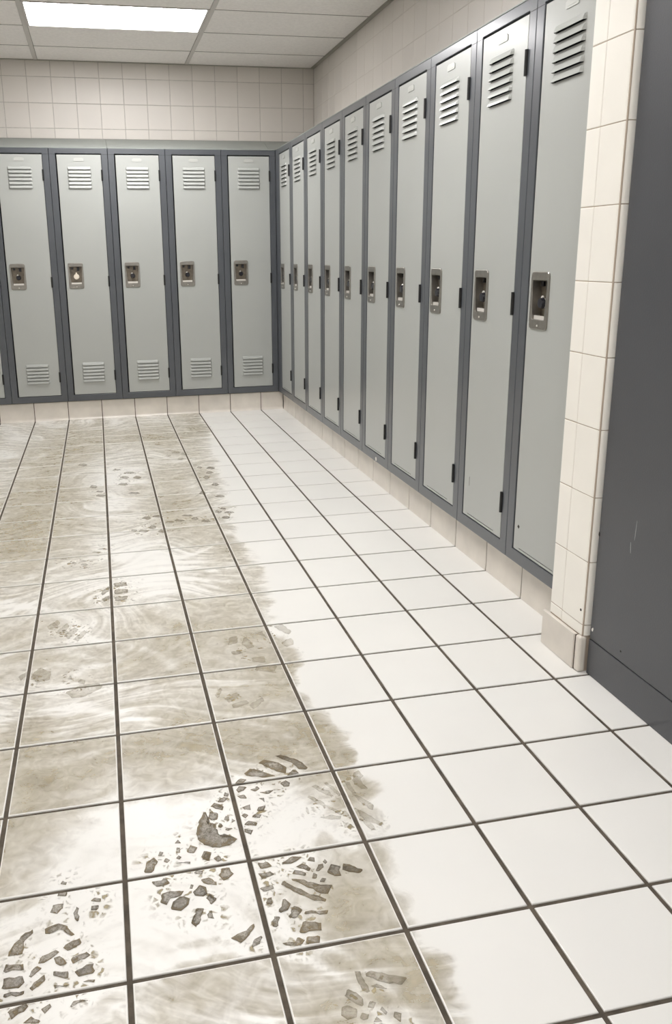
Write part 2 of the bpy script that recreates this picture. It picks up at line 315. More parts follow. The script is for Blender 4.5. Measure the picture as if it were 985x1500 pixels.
PRINTS = {"a":[[[-1.2978,-4.1133],[-1.2968,-4.1002],[-1.2723,-4.1044],[-1.2718,-4.1158]],[[-1.2973,-4.1404],[-1.2987,-4.1232],[-1.2718,-4.1245],[-1.2675,-4.1361],[-1.277,-4.1437]],[[-1.2937,-4.155],[-1.2931,-4.1497],[-1.2676,-4.1501],[-1.2671,-4.1557]],[[-1.2636,-4.1284],[-1.2533,-4.1118],[-1.246,-4.1179],[-1.2601,-4.1301]],[[-1.2606,-4.1475],[-1.243,-4.1288],[-1.2402,-4.1396],[-1.2573,-4.1538]],[[-1.2524,-4.1076],[-1.2495,-4.0977],[-1.2299,-4.0884],[-1.2249,-4.0957],[-1.243,-4.1082]],[[-1.2288,-4.1145],[-1.2304,-4.1036],[-1.2235,-4.1013],[-1.2135,-4.1181],[-1.2216,-4.1192]],[[-1.2313,-4.1344],[-1.2306,-4.1259],[-1.2107,-4.1334],[-1.2115,-4.1442]],[[-1.2288,-4.1549],[-1.2283,-4.1499],[-1.2101,-4.155]],[[-1.2192,-4.0887],[-1.2158,-4.0838],[-1.1967,-4.0756],[-1.1929,-4.086],[-1.2118,-4.0966]],[[-1.2083,-4.1102],[-1.1867,-4.1024],[-1.18,-4.1107],[-1.2041,-4.1202]],[[-1.2015,-4.1326],[-1.1771,-4.125],[-1.1759,-4.1415],[-1.1978,-4.1422]],[[-1.1919,-4.155],[-1.1748,-4.1527],[-1.1759,-4.1573]],[[-1.2464,-4.0559],[-1.246,-4.0462],[-1.2296,-4.04],[-1.2144,-4.0502],[-1.2029,-4.0677],[-1.2077,-4.0698],[-1.2167,-4.0563],[-1.2266,-4.0523],[-1.2386,-4.0577]],[[-1.2946,-4.0872],[-1.2943,-4.0781],[-1.2821,-4.0557],[-1.2649,-4.0434],[-1.2621,-4.049],[-1.2743,-4.0639],[-1.2749,-4.0857],[-1.2818,-4.0871]],[[-1.2411,-4.0169],[-1.2362,-4.0022],[-1.221,-4.0022],[-1.2232,-4.0123],[-1.2304,-4.0211]],[[-1.2319,-3.9852],[-1.2296,-3.9777],[-1.2165,-3.9815],[-1.2176,-3.9878]],[[-1.2063,-4.0267],[-1.2029,-4.0128],[-1.1989,-4.018],[-1.1997,-4.0436],[-1.2048,-4.0373]],[[-1.1812,-4.0061],[-1.176,-4.0012],[-1.1657,-4.0051],[-1.167,-4.0112]],[[-1.1806,-4.0257],[-1.1799,-4.0171],[-1.1691,-4.0179],[-1.1709,-4.0263]],[[-1.2277,-3.9602],[-1.2252,-3.9551],[-1.2185,-3.9586],[-1.2202,-3.9639]],[[-1.2858,-4.1795],[-1.2829,-4.1762],[-1.2626,-4.1716],[-1.26,-4.1775],[-1.2794,-4.1913]],[[-1.2442,-4.1851],[-1.2326,-4.178],[-1.2302,-4.1831],[-1.2383,-4.1943]],[[-1.2658,-4.2008],[-1.2557,-4.1916],[-1.2432,-4.2022],[-1.2452,-4.2056]],[[-1.2068,-4.1898],[-1.2038,-4.1812],[-1.1815,-4.1836],[-1.1992,-4.1876]]],"b":[[[-1.0067,-3.8907],[-0.9987,-3.8606],[-0.9852,-3.8377],[-0.9829,-3.8549],[-0.9884,-3.863],[-0.9773,-3.8703],[-0.9716,-3.8763],[-0.9723,-3.8988],[-0.9625,-3.9122],[-0.9479,-3.9135],[-0.9419,-3.9215],[-0.9569,-3.9331],[-0.9829,-3.9334],[-0.9984,-3.919],[-1.0068,-3.904]],[[-0.982,-3.8552],[-0.9778,-3.8394],[-0.9636,-3.8476],[-0.9673,-3.8633],[-0.9779,-3.8632]],[[-0.9747,-3.828],[-0.9656,-3.8178],[-0.9504,-3.8313],[-0.9552,-3.8424]],[[-0.9607,-3.8164],[-0.9497,-3.8049],[-0.9392,-3.809],[-0.9486,-3.8193]],[[-0.9476,-3.8019],[-0.9431,-3.7927],[-0.9377,-3.7991],[-0.9404,-3.8061]],[[-0.9574,-3.868],[-0.9528,-3.8573],[-0.9472,-3.861],[-0.949,-3.8724]],[[-0.9684,-3.8816],[-0.9644,-3.8743],[-0.9597,-3.8837],[-0.9647,-3.8871]],[[-0.9581,-3.8932],[-0.9532,-3.8898],[-0.9447,-3.8932],[-0.9542,-3.8964]],[[-0.9453,-3.8779],[-0.9424,-3.8692],[-0.9373,-3.8751]],[[-0.9248,-3.864],[-0.9192,-3.8581],[-0.9126,-3.8645],[-0.9186,-3.8725]],[[-0.9075,-3.8704],[-0.9004,-3.865],[-0.8902,-3.8683],[-0.8949,-3.8767]],[[-0.8972,-3.8561],[-0.8909,-3.8478],[-0.8788,-3.8468],[-0.8846,-3.8601]],[[-0.9242,-3.8875],[-0.9168,-3.8799],[-0.9018,-3.8891],[-0.9046,-3.8958],[-0.9174,-3.8914]],[[-0.9262,-3.9075],[-0.9261,-3.8985],[-0.9107,-3.9044],[-0.9173,-3.9162]],[[-0.9193,-3.8411],[-0.9046,-3.8372],[-0.9056,-3.8517],[-0.9161,-3.8492]],[[-0.8879,-3.8237],[-0.8768,-3.8238],[-0.8768,-3.8364]],[[-0.9232,-3.8077],[-0.909,-3.8085],[-0.9077,-3.819],[-0.9197,-3.8151]],[[-0.8995,-3.744],[-0.8856,-3.7316],[-0.8677,-3.7432],[-0.8422,-3.766],[-0.8652,-3.7649],[-0.8961,-3.7531]],[[-0.8678,-3.7175],[-0.8543,-3.7091],[-0.8358,-3.7193],[-0.8167,-3.7441],[-0.8221,-3.7625],[-0.8363,-3.7535],[-0.8527,-3.7355]],[[-0.8323,-3.7025],[-0.8183,-3.7017],[-0.7896,-3.7275],[-0.7781,-3.7533],[-0.7819,-3.7592],[-0.7961,-3.7547],[-0.8071,-3.7291]],[[-0.9221,-3.7713],[-0.9101,-3.758],[-0.8979,-3.7636],[-0.906,-3.7725]],[[-0.8227,-3.7679],[-0.8073,-3.752],[-0.7977,-3.7683],[-0.8062,-3.769]],[[-0.8388,-3.7885],[-0.8293,-3.7827],[-0.8216,-3.7926],[-0.8255,-3.8023],[-0.8363,-3.7997]],[[-0.9219,-3.7899],[-0.9155,-3.7809],[-0.902,-3.7867],[-0.9099,-3.7953],[-0.92,-3.7981]],[[-0.8831,-3.8069],[-0.8668,-3.8056],[-0.854,-3.806],[-0.8688,-3.8155]],[[-0.8972,-3.7958],[-0.8829,-3.7886],[-0.8797,-3.7973],[-0.8888,-3.803]]],"c":[[[-0.892,-4.0407],[-0.8874,-4.0323],[-0.8767,-4.0461],[-0.8546,-4.068],[-0.8316,-4.0842],[-0.8342,-4.089],[-0.8503,-4.0834],[-0.8744,-4.0597]],[[-0.8761,-4.0311],[-0.8576,-4.0355],[-0.8366,-4.0518],[-0.8144,-4.057],[-0.8249,-4.0749],[-0.8339,-4.0728],[-0.8537,-4.0534]],[[-0.8709,-4.0208],[-0.8649,-4.0131],[-0.8478,-4.0242],[-0.8507,-4.0301]],[[-0.8621,-4.0071],[-0.8494,-4.002],[-0.8383,-4.0146],[-0.8429,-4.0215]],[[-0.8399,-3.9982],[-0.8352,-3.9911],[-0.827,-3.993],[-0.8281,-4.003]],[[-0.8322,-4.024],[-0.8261,-4.0115],[-0.8169,-4.0096],[-0.8195,-4.019],[-0.8268,-4.0252]],[[-0.8159,-4.0058],[-0.8117,-4.0007],[-0.8091,-4.0074],[-0.8131,-4.0114]],[[-0.8148,-4.028],[-0.8053,-4.0144],[-0.7915,-4.0216],[-0.7961,-4.0422],[-0.808,-4.0394]],[[-0.8426,-4.0371],[-0.8371,-4.0267],[-0.8314,-4.0319],[-0.8364,-4.0404]],[[-0.8321,-4.0472],[-0.8265,-4.04],[-0.8206,-4.0441],[-0.8265,-4.0503]],[[-0.9083,-4.091],[-0.8928,-4.0688],[-0.8852,-4.0806],[-0.8924,-4.0912],[-0.9039,-4.0955]],[[-0.8958,-4.1059],[-0.8833,-4.0863],[-0.8706,-4.0946],[-0.8865,-4.1115]],[[-0.9218,-4.1183],[-0.9177,-4.1008],[-0.9066,-4.1017],[-0.916,-4.1213]],[[-0.8718,-4.1047],[-0.868,-4.1004],[-0.8349,-4.1064],[-0.838,-4.1126]],[[-0.8876,-4.1377],[-0.8761,-4.1173],[-0.851,-4.1265],[-0.8523,-4.1411],[-0.8726,-4.1396]],[[-0.9159,-4.1503],[-0.8964,-4.1533],[-0.8894,-4.1454],[-0.8808,-4.1522],[-0.8875,-4.1585],[-0.9025,-4.1582]],[[-0.8823,-4.1581],[-0.8785,-4.1479],[-0.8588,-4.1509],[-0.8644,-4.1623]],[[-0.9229,-4.0718],[-0.9184,-4.0628],[-0.9117,-4.063],[-0.9136,-4.0758]],[[-0.7916,-4.0315],[-0.7845,-4.0173],[-0.77,-4.0267],[-0.7595,-4.039],[-0.7652,-4.0436]],[[-0.882,-3.9944],[-0.8621,-3.9827],[-0.8462,-3.9885],[-0.8657,-3.9982]],[[-0.9199,-3.9855],[-0.9029,-3.9854],[-0.8967,-3.9969],[-0.9167,-3.9982]],[[-0.9229,-4.0086],[-0.9044,-4.007],[-0.8979,-4.0164],[-0.9184,-4.0212]],[[-0.9258,-4.0384],[-0.9051,-4.0376],[-0.904,-4.0453],[-0.921,-4.0488]]],"d":[[[-1.0275,-4.0239],[-1.0166,-4.0115],[-1.0068,-4.0194],[-1.0045,-4.0329],[-1.0156,-4.0358],[-1.0257,-4.0316]],[[-1.0095,-4.0408],[-1.0032,-4.0332],[-0.9946,-4.0479],[-1.0036,-4.0558]],[[-1.0127,-4.001],[-1.0014,-3.9979],[-0.9893,-4.0103],[-0.9891,-4.018],[-1.0022,-4.0149]],[[-0.9835,-3.9982],[-0.9787,-3.9837],[-0.9646,-3.983],[-0.9619,-4.0014],[-0.9772,-4.0113]],[[-1.0367,-4.0832],[-1.0261,-4.0583],[-1.0145,-4.0592],[-1.021,-4.0802],[-1.0303,-4.0947]],[[-1.011,-4.0722],[-1.0038,-4.067],[-1.0022,-4.0839],[-1.012,-4.0805]],[[-1.0642,-4.0494],[-1.0578,-4.0367],[-1.0466,-4.0285],[-1.0414,-4.0298],[-1.0327,-4.0354],[-1.0381,-4.0485],[-1.0494,-4.0581]],[[-1.0786,-4.0354],[-1.0746,-4.0165],[-1.0637,-4.0135],[-1.0401,-4.0172],[-1.0464,-4.0268],[-1.0624,-4.0292],[-1.0687,-4.0413]],[[-1.0319,-4.0154],[-1.0296,-4.0066],[-1.0251,-4.0095],[-1.0273,-4.0172]],[[-1.0216,-3.9835],[-1.017,-3.9798],[-1.0061,-3.9812],[-1.0086,-3.9904]],[[-0.9841,-4.125],[-0.9598,-4.116],[-0.9477,-4.1056],[-0.9467,-4.1142],[-0.9711,-4.1375]],[[-0.9583,-4.1499],[-0.9532,-4.1354],[-0.9399,-4.132],[-0.9447,-4.1437]],[[-0.9863,-3.9577],[-0.9772,-3.9536],[-0.9731,-3.9649],[-0.9819,-3.9669]],[[-1.0041,-3.9535],[-0.9985,-3.9424],[-0.989,-3.9467],[-0.9953,-3.9617]],[[-1.0286,-3.9324],[-1.021,-3.9172],[-1.0095,-3.9253],[-1.0143,-3.9391]],[[-1.0066,-3.9508],[-0.9981,-3.9375],[-0.989,-3.945],[-0.9945,-3.9622]],[[-1.0988,-3.9646],[-1.0954,-3.943],[-1.0815,-3.9332],[-1.0755,-3.9445],[-1.0859,-3.9676]],[[-1.0452,-3.9548],[-1.023,-3.9568],[-1.0259,-3.9626]],[[-1.0454,-3.908],[-1.04,-3.8988],[-1.0364,-3.9101]],[[-1.0668,-3.9465],[-1.0618,-3.9398],[-1.0556,-3.9459],[-1.0605,-3.9513]],[[-1.0464,-3.9435],[-1.0414,-3.938],[-1.0374,-3.9436],[-1.0409,-3.9474]],[[-1.0894,-3.9884],[-1.0655,-3.9861],[-1.0613,-3.998],[-1.0796,-4.001]],[[-1.0746,-3.9315],[-1.0717,-3.9222],[-1.0652,-3.9258],[-1.068,-3.9331]],[[-1.0452,-3.9305],[-1.0419,-3.9191],[-1.0375,-3.9215],[-1.0394,-3.9318]]],"e":[[[-0.8296,-4.2202],[-0.8212,-4.2207],[-0.8217,-4.2378],[-0.8177,-4.2554],[-0.8229,-4.2564],[-0.8301,-4.2414]],[[-0.8528,-4.2527],[-0.8456,-4.2448],[-0.8378,-4.2507],[-0.8299,-4.2634],[-0.8346,-4.2743],[-0.8422,-4.2686]],[[-0.8623,-4.2693],[-0.8528,-4.2688],[-0.8431,-4.2789],[-0.8471,-4.2883],[-0.859,-4.2894],[-0.8659,-4.2815]],[[-0.8295,-4.2768],[-0.8234,-4.269],[-0.8161,-4.272],[-0.8212,-4.2801]],[[-0.8428,-4.2893],[-0.8388,-4.2838],[-0.8305,-4.287],[-0.835,-4.2937],[-0.8407,-4.2936]],[[-0.8147,-4.2855],[-0.8105,-4.2799],[-0.8058,-4.2901],[-0.8092,-4.2932]],[[-0.8014,-4.2976],[-0.7967,-4.2909],[-0.7893,-4.2965],[-0.7943,-4.3069]],[[-0.8275,-4.2992],[-0.8219,-4.2929],[-0.8175,-4.3003]],[[-0.816,-4.2277],[-0.8097,-4.2234],[-0.7845,-4.2364],[-0.7631,-4.2456],[-0.7738,-4.2545],[-0.8017,-4.2438]],[[-0.8152,-4.2477],[-0.8071,-4.2454],[-0.7936,-4.2554],[-0.8008,-4.2552]]],"f":[[[-0.7852,-3.8119],[-0.7764,-3.8097],[-0.7568,-3.8343],[-0.7532,-3.8506],[-0.7655,-3.8426],[-0.7776,-3.8268]],[[-0.8009,-3.8418],[-0.7963,-3.8363],[-0.7797,-3.8594],[-0.7532,-3.895],[-0.7558,-3.9039],[-0.7745,-3.8754],[-0.787,-3.8626]],[[-0.7936,-3.8997],[-0.7713,-3.8979],[-0.7558,-3.9039],[-0.7583,-3.9128],[-0.7831,-3.9069]],[[-0.7624,-3.8067],[-0.7555,-3.8057],[-0.7431,-3.8324],[-0.7397,-3.8487],[-0.7441,-3.8527],[-0.7523,-3.8302]],[[-0.8109,-3.8693],[-0.8073,-3.8677],[-0.8089,-3.8866],[-0.8119,-3.8859]],[[-0.7519,-3.8905],[-0.7437,-3.8949],[-0.7426,-3.9071],[-0.7528,-3.9046]],[[-0.7199,-3.8483],[-0.7092,-3.8559],[-0.6912,-3.8903],[-0.6986,-3.9031],[-0.7106,-3.8807]],[[-0.7284,-3.8864],[-0.7104,-3.9099],[-0.69,-3.9428],[-0.6972,-3.9457],[-0.7205,-3.9217]],[[-0.7596,-3.9171],[-0.7448,-3.9299],[-0.7417,-3.9397],[-0.7583,-3.9335]],[[-0.6985,-3.7892],[-0.6866,-3.7836],[-0.6828,-3.804],[-0.6923,-3.8126],[-0.6878,-3.8455],[-0.7001,-3.8374],[-0.7095,-3.8139]],[[-0.7278,-3.9153],[-0.7132,-3.9281],[-0.7087,-3.952],[-0.7173,-3.95]],[[-0.7236,-3.8051],[-0.7141,-3.8182],[-0.7108,-3.8504],[-0.7199,-3.8483]]],"g":[[[-1.3005,-2.9868],[-1.274,-2.9493],[-1.2648,-2.9759],[-1.2914,-3.0086]],[[-1.2749,-3.0223],[-1.2486,-2.9759],[-1.2398,-2.9979],[-1.2622,-3.0444]],[[-1.2541,-3.0521],[-1.2276,-3.0049],[-1.2191,-3.0265],[-1.2415,-3.0775]],[[-1.2298,-3.0804],[-1.2031,-3.0305],[-1.1949,-3.0479],[-1.2178,-3.098]],[[-1.2816,-2.9616],[-1.2681,-2.9949],[-1.2741,-3.0031],[-1.2867,-2.9744]],[[-1.2554,-3.0136],[-1.241,-3.0402],[-1.2471,-3.0501],[-1.2606,-3.0239]]],"h":[[[-0.8498,-3.2104],[-0.8393,-3.1678],[-0.8184,-3.1637],[-0.8203,-3.1998]],[[-0.8141,-3.2103],[-0.7989,-3.1686],[-0.7904,-3.1891],[-0.7867,-3.2347],[-0.8039,-3.2427]],[[-0.8046,-3.29],[-0.7698,-3.2902],[-0.7761,-3.3216],[-0.8043,-3.3098]],[[-0.7722,-3.1565],[-0.7509,-3.1523],[-0.7462,-3.1909]],[[-0.8085,-3.3534],[-0.7921,-3.3258],[-0.7502,-3.344],[-0.7637,-3.3722]],[[-0.7176,-3.1317],[-0.6897,-3.119],[-0.6761,-3.1708],[-0.688,-3.1867]],[[-0.7169,-3.2254],[-0.6842,-3.2062],[-0.6845,-3.2423],[-0.7073,-3.2543]],[[-0.8474,-3.2458],[-0.8235,-3.243],[-0.8226,-3.2604],[-0.8425,-3.264]]],"i":[[[-1.3213,-3.2589],[-1.3063,-3.2157],[-1.276,-3.2468],[-1.2776,-3.2847],[-1.305,-3.2929]],[[-1.2403,-3.3522],[-1.2133,-3.33],[-1.1645,-3.3272],[-1.1577,-3.3508],[-1.1988,-3.3833],[-1.2258,-3.3836]],[[-1.2388,-3.2912],[-1.2321,-3.2776],[-1.2245,-3.2976]],[[-1.2136,-3.3152],[-1.2104,-3.2981],[-1.1962,-3.3076],[-1.1995,-3.326]],[[-1.3499,-3.2519],[-1.3271,-3.2265],[-1.329,-3.2493],[-1.3444,-3.2759]]],"j":[[[-1.1201,-2.7203],[-1.0831,-2.717],[-1.0797,-2.7506],[-1.118,-2.7508]],[[-1.1212,-2.7744],[-1.0806,-2.7749],[-1.0798,-2.804],[-1.1193,-2.8083]],[[-1.1197,-2.8292],[-1.0825,-2.8269],[-1.0852,-2.854],[-1.1169,-2.8597]],[[-1.1572,-2.7845],[-1.1342,-2.7417],[-1.1348,-2.7782],[-1.153,-2.8092]],[[-1.1576,-2.8358],[-1.1335,-2.8094],[-1.1339,-2.8372],[-1.149,-2.8561]]],"k":[[[-0.8954,-3.4638],[-0.8642,-3.4436],[-0.8597,-3.4587],[-0.8884,-3.4859]],[[-0.8861,-3.4931],[-0.8496,-3.4818],[-0.8453,-3.4963],[-0.8819,-3.51]],[[-0.9137,-3.4456],[-0.8987,-3.4139],[-0.8928,-3.4225],[-0.9085,-3.4579]],[[-0.8464,-3.5027],[-0.8137,-3.4768],[-0.8096,-3.4915],[-0.84,-3.5241]]],"l":[[[-1.0945,-1.3218],[-1.0834,-1.3032],[-1.0657,-1.3114],[-1.059,-1.3282],[-1.0718,-1.3396]],[[-1.0491,-1.3939],[-1.0325,-1.372],[-1.0065,-1.3832],[-0.9968,-1.4042],[-1.0158,-1.4172]],[[-1.0684,-1.4743],[-1.0544,-1.4476],[-1.0325,-1.4583],[-1.0245,-1.4816],[-1.0406,-1.4982]],[[-1.0109,-1.4912],[-0.9983,-1.4588],[-0.9803,-1.4693],[-0.9742,-1.4957],[-0.9881,-1.5164]],[[-1.0421,-1.7373],[-1.0263,-1.7209],[-1.0014,-1.7308],[-0.9921,-1.7476],[-1.0102,-1.7569]],[[-1.0794,-1.5886],[-1.0652,-1.5653],[-1.0427,-1.5755],[-1.0344,-1.5966],[-1.0507,-1.6108]]],"m":[[[-1.172,-1.6775],[-1.1623,-1.6622],[-1.1462,-1.6693],[-1.1399,-1.6834],[-1.1512,-1.6926]],[[-1.1737,-1.7404],[-1.1594,-1.7226],[-1.1356,-1.7323],[-1.1263,-1.7498],[-1.143,-1.7602]],[[-1.2559,-1.189],[-1.2424,-1.1582],[-1.2189,-1.17],[-1.2093,-1.1965],[-1.2253,-1.2157]],[[-1.1991,-1.5987],[-1.1887,-1.5685],[-1.171,-1.5784],[-1.164,-1.6031],[-1.1763,-1.6224]]],"n":[[[-0.7165,-1.3851],[-0.7051,-1.3607],[-0.6918,-1.3687],[-0.6886,-1.3886],[-0.7004,-1.4043]],[[-0.6761,-1.4099],[-0.6594,-1.38],[-0.6395,-1.3908],[-0.6344,-1.4161],[-0.6518,-1.4349]],[[-0.6895,-1.6961],[-0.675,-1.6642],[-0.6593,-1.674],[-0.6561,-1.6996],[-0.6708,-1.7201]],[[-0.7092,-1.5754],[-0.6954,-1.5346],[-0.6821,-1.5451],[-0.6803,-1.5765],[-0.6939,-1.6032]],[[-0.6982,-1.878],[-0.6834,-1.857],[-0.6649,-1.8658],[-0.6597,-1.8845],[-0.6754,-1.8974]],[[-0.6891,-1.495],[-0.6736,-1.4618],[-0.656,-1.4724],[-0.6521,-1.4994],[-0.6681,-1.5206]],[[-0.7556,-1.818],[-0.7429,-1.7844],[-0.7294,-1.7938],[-0.727,-1.82],[-0.7398,-1.8418]]],"o":[[[-0.7048,-2.0515],[-0.6948,-2.0388],[-0.682,-2.0446],[-0.6783,-2.0562],[-0.689,-2.064]],[[-0.6952,-2.1047],[-0.6808,-2.0897],[-0.6618,-2.0977],[-0.656,-2.1122],[-0.6715,-2.121]],[[-0.713,-2.1649],[-0.7002,-2.1466],[-0.6843,-2.1541],[-0.68,-2.1703],[-0.6936,-2.1817]],[[-0.7292,-2.0893],[-0.7173,-2.0658],[-0.7039,-2.0735],[-0.7009,-2.0927],[-0.7131,-2.1077]],[[-0.8901,-2.1561],[-0.8767,-2.1432],[-0.8571,-2.1509],[-0.8503,-2.1641],[-0.8652,-2.1715]],[[-0.9227,-2.1675],[-0.9109,-2.1507],[-0.894,-2.1582],[-0.8884,-2.1735],[-0.9015,-2.1837]],[[-0.8263,-2.1514],[-0.815,-2.1303],[-0.8008,-2.1377],[-0.7969,-2.1554],[-0.8089,-2.1687]],[[-0.8569,-2.1019],[-0.8426,-2.0897],[-0.8218,-2.0977],[-0.8145,-2.1106],[-0.8304,-2.1173]],[[-0.7938,-2.1896],[-0.7809,-2.1743],[-0.7632,-2.1818],[-0.7577,-2.1962],[-0.7718,-2.2054]]],"p":[[[-1.051,-2.233],[-1.043,-2.2187],[-1.0308,-2.2244],[-1.0265,-2.2369],[-1.0355,-2.2458]],[[-1.0248,-2.2479],[-1.0128,-2.2306],[-0.9947,-2.2385],[-0.9882,-2.2543],[-1.0017,-2.2649]],[[-0.9573,-2.2665],[-0.9461,-2.2447],[-0.9307,-2.2526],[-0.9258,-2.2709],[-0.938,-2.2847]],[[-0.9846,-2.2171],[-0.9749,-2.1899],[-0.9619,-2.198],[-0.958,-2.2195],[-0.9685,-2.2371]],[[-0.9657,-2.0864],[-0.9522,-2.0686],[-0.9322,-2.0772],[-0.9252,-2.0938],[-0.9404,-2.1044]],[[-1.0041,-2.0971],[-0.9923,-2.0745],[-0.9751,-2.083],[-0.9693,-2.1023],[-0.9824,-2.1164]]],"q":[[[-1.2852,-2.4697],[-1.2788,-2.4633],[-1.2676,-2.4674],[-1.263,-2.4742],[-1.2706,-2.4778]],[[-1.2647,-2.5132],[-1.2551,-2.5058],[-1.2386,-2.5115],[-1.2319,-2.5201],[-1.2432,-2.524]],[[-1.2285,-2.5027],[-1.2202,-2.4928],[-1.206,-2.4983],[-1.2002,-2.5081],[-1.21,-2.5139]],[[-1.2207,-2.5396],[-1.2139,-2.5276],[-1.2021,-2.5327],[-1.1974,-2.5435],[-1.2054,-2.5509]],[[-1.1675,-2.403],[-1.1566,-2.3957],[-1.1386,-2.4019],[-1.1315,-2.4107],[-1.1441,-2.4144]],[[-1.1854,-2.43],[-1.1761,-2.4203],[-1.1607,-2.4261],[-1.1546,-2.436],[-1.1654,-2.4416]]],"r":[[[-0.8378,-1.1076],[-0.8271,-1.0858],[-0.8127,-1.0936],[-0.8083,-1.112],[-0.8199,-1.1258]],[[-0.8022,-1.0502],[-0.786,-1.0225],[-0.7641,-1.0337],[-0.7573,-1.0579],[-0.7749,-1.075]],[[-0.7646,-1.0968],[-0.7496,-1.0629],[-0.7312,-1.0739],[-0.7263,-1.1017],[-0.7421,-1.1234]],[[-0.7858,-1.193],[-0.7726,-1.154],[-0.7577,-1.1648],[-0.7544,-1.1952],[-0.768,-1.2205]]]}
LC = np.array([[sum(p[0] for p in q) / len(q), sum(p[1] for p in q) / len(q)] for k in 'abcdef' for q in PRINTS[k]])
LC2 = np.array([[sum(p[0] for p in q) / len(q), sum(p[1] for p in q) / len(q)] for k in PRINTS for q in PRINTS[k]])
def tread(x, y):
    t = np.zeros_like(x)
    for lx, ly in LC2:
        if abs(ly - y.mean()) < .3: t += np.exp(-((x - lx) ** 2 + (y - ly) ** 2) / (.027 if ly < -3.4 else .05) ** 2)
    return np.clip(t * .75, 0, 1)
def halo(x, y):
    t = np.zeros_like(x)
    for lx, ly in LC:
        t = np.maximum(t, np.exp(-((x - lx) ** 2 + (y - ly) ** 2) / .021 ** 2))
    return t
rng = np.random.RandomState(3)
def vnoise(x, y, s, seed):
    r = np.random.RandomState(seed); g = r.rand(64, 64)
    u, v = x * s + 100, y * s + 100; iu, iv = np.floor(u).astype(int), np.floor(v).astype(int)
    fu, fv = u - iu, v - iv; fu = fu * fu * (3 - 2 * fu); fv = fv * fv * (3 - 2 * fv)
    G = lambda a, b: g[a % 64, b % 64]
    return (G(iu, iv) * (1 - fu) + G(iu + 1, iv) * fu) * (1 - fv) + (G(iu, iv + 1) * (1 - fu) + G(iu + 1, iv + 1) * fu) * fv
ey = np.array([e[1] for e in EDGE][::-1]); ex = np.array([e[0] for e in EDGE][::-1])
ey = np.r_[ey, .1]; ex = np.r_[ex, ex[-1]]
def mud_density(x, y):
    b = np.interp(y, ey, ex)
    b = b + .05 * (vnoise(x, y, 7, 1) - .5) + .035 * (vnoise(x, y, 26, 2) - .5)
    inside = b - x
    near = np.clip((-y - 2.2) / 1.2, 0, 1)
    d = .15 + .01 * (1 - near)
    for bx, by, sx, sy, a in BLOBS:
        d = d + a * (.7 if a < 0 else 1.6 if by < -3.2 else 1.1) * np.exp(-.5 * (((x - bx) / (sx * .75)) ** 2 + ((y - by) / (sy * .75)) ** 2))
    # a band of thicker mud along its edge
    d = d + .07 * np.exp(-((inside - .09) / .08) ** 2)
    # clean arcs where something was dragged and turned
    for cx, cy, R, wd, a0, a1, s in ARCS:
        rr = np.hypot(x - cx, y - cy); an = np.degrees(np.arctan2(y - cy, x - cx)) % 360
        d = d - s * np.exp(-((rr - R) / wd) ** 2) * ((an > a0) & (an < a1))
    if y.min() < -3.4: d = d - .42 * halo(x, y) * np.clip(d * 2, 0, 1)
    ramp = np.clip(inside / (.025 + .04 * vnoise(x, y, 9, 5)), 0, 1)
    return np.clip(d, .04, 1.1) * ramp
ARCS = [(-1.02, -4.35, .21, .010, 0, 120, .5), (-1.02, -4.35, .245, .008, 0, 110, .45), (-1.00, -4.08, .26, .007, 20, 100, .45),
        (-1.00, -3.78, .25, .008, -10 % 360, 360, .35), (-1.00, -3.78, .25, .008, 0, 60, .35), (-1.30, -3.72, .30, .02, 20, 130, .25),
        (-1.25, -3.35, .26, .015, 10, 150, .3), (-1.15, -2.7, .22, .014, 10, 140, .3), (-.95, -2.35, .2, .012, 200, 340, .3), (-1.5, -3.1, .3, .02, 0, 90, .25)]
V = []; Fc = []; D = []; TR = []
off = 0
for (x0, x1, y0, y1, i, j) in cells:
    if x0 > -.5 or x1 < -2.5: continue
    near = y0 < -2.9
    stp = .0065 if near and x0 > -1.6 else .013
    ins = .0022
    nx = max(2, int((x1 - x0 - 2 * ins) / stp)) + 1; ny = max(2, int((y1 - y0 - 2 * ins) / stp)) + 1
    gx, gy = np.meshgrid(np.linspace(x0 + ins, x1 - ins, nx), np.linspace(y0 + ins, y1 - ins, ny))
    d = mud_density(gx, gy)
    if d.max() < .01: continue
    V.append(np.stack([gx.ravel(), gy.ravel(), np.full(gx.size, .00035)], 1)); D.append(d.ravel()); TR.append(tread(gx, gy).ravel() * (d.ravel() > .02))
    k = np.arange((ny - 1) * (nx - 1)); a = (k // (nx - 1)) * nx + k % (nx - 1) + off
    Fc.append(np.stack([a, a + 1, a + 1 + nx, a + nx], 1)); off += gx.size
V = np.concatenate(V) * S; D = np.concatenate(D); Fc = np.concatenate(Fc)
keep = D[Fc].max(1) > 0
Fc = Fc[keep]
me = bpy.data.meshes.new('mud_smear')
me.vertices.add(len(V)); me.vertices.foreach_set('co', V.astype(np.float32).ravel())
me.loops.add(Fc.size); me.loops.foreach_set('vertex_index', Fc.astype(np.int32).ravel())
me.polygons.add(len(Fc)); me.polygons.foreach_set('loop_start', np.arange(0, Fc.size, 4, dtype=np.int32))
me.update(calc_edges=True)
at = me.attributes.new('mud', 'FLOAT', 'POINT'); at.data.foreach_set('value', D.astype(np.float32))
at = me.attributes.new('tread', 'FLOAT', 'POINT'); at.data.foreach_set('value', np.concatenate(TR).astype(np.float32))
me.materials.append(MUD)
mud = bpy.data.objects.new('mud_smear', me); COL.objects.link(mud)
tag(mud, 'thin brown dried mud smeared over the left half of the white tile floor', 'mud'); mud['kind'] = 'stuff'

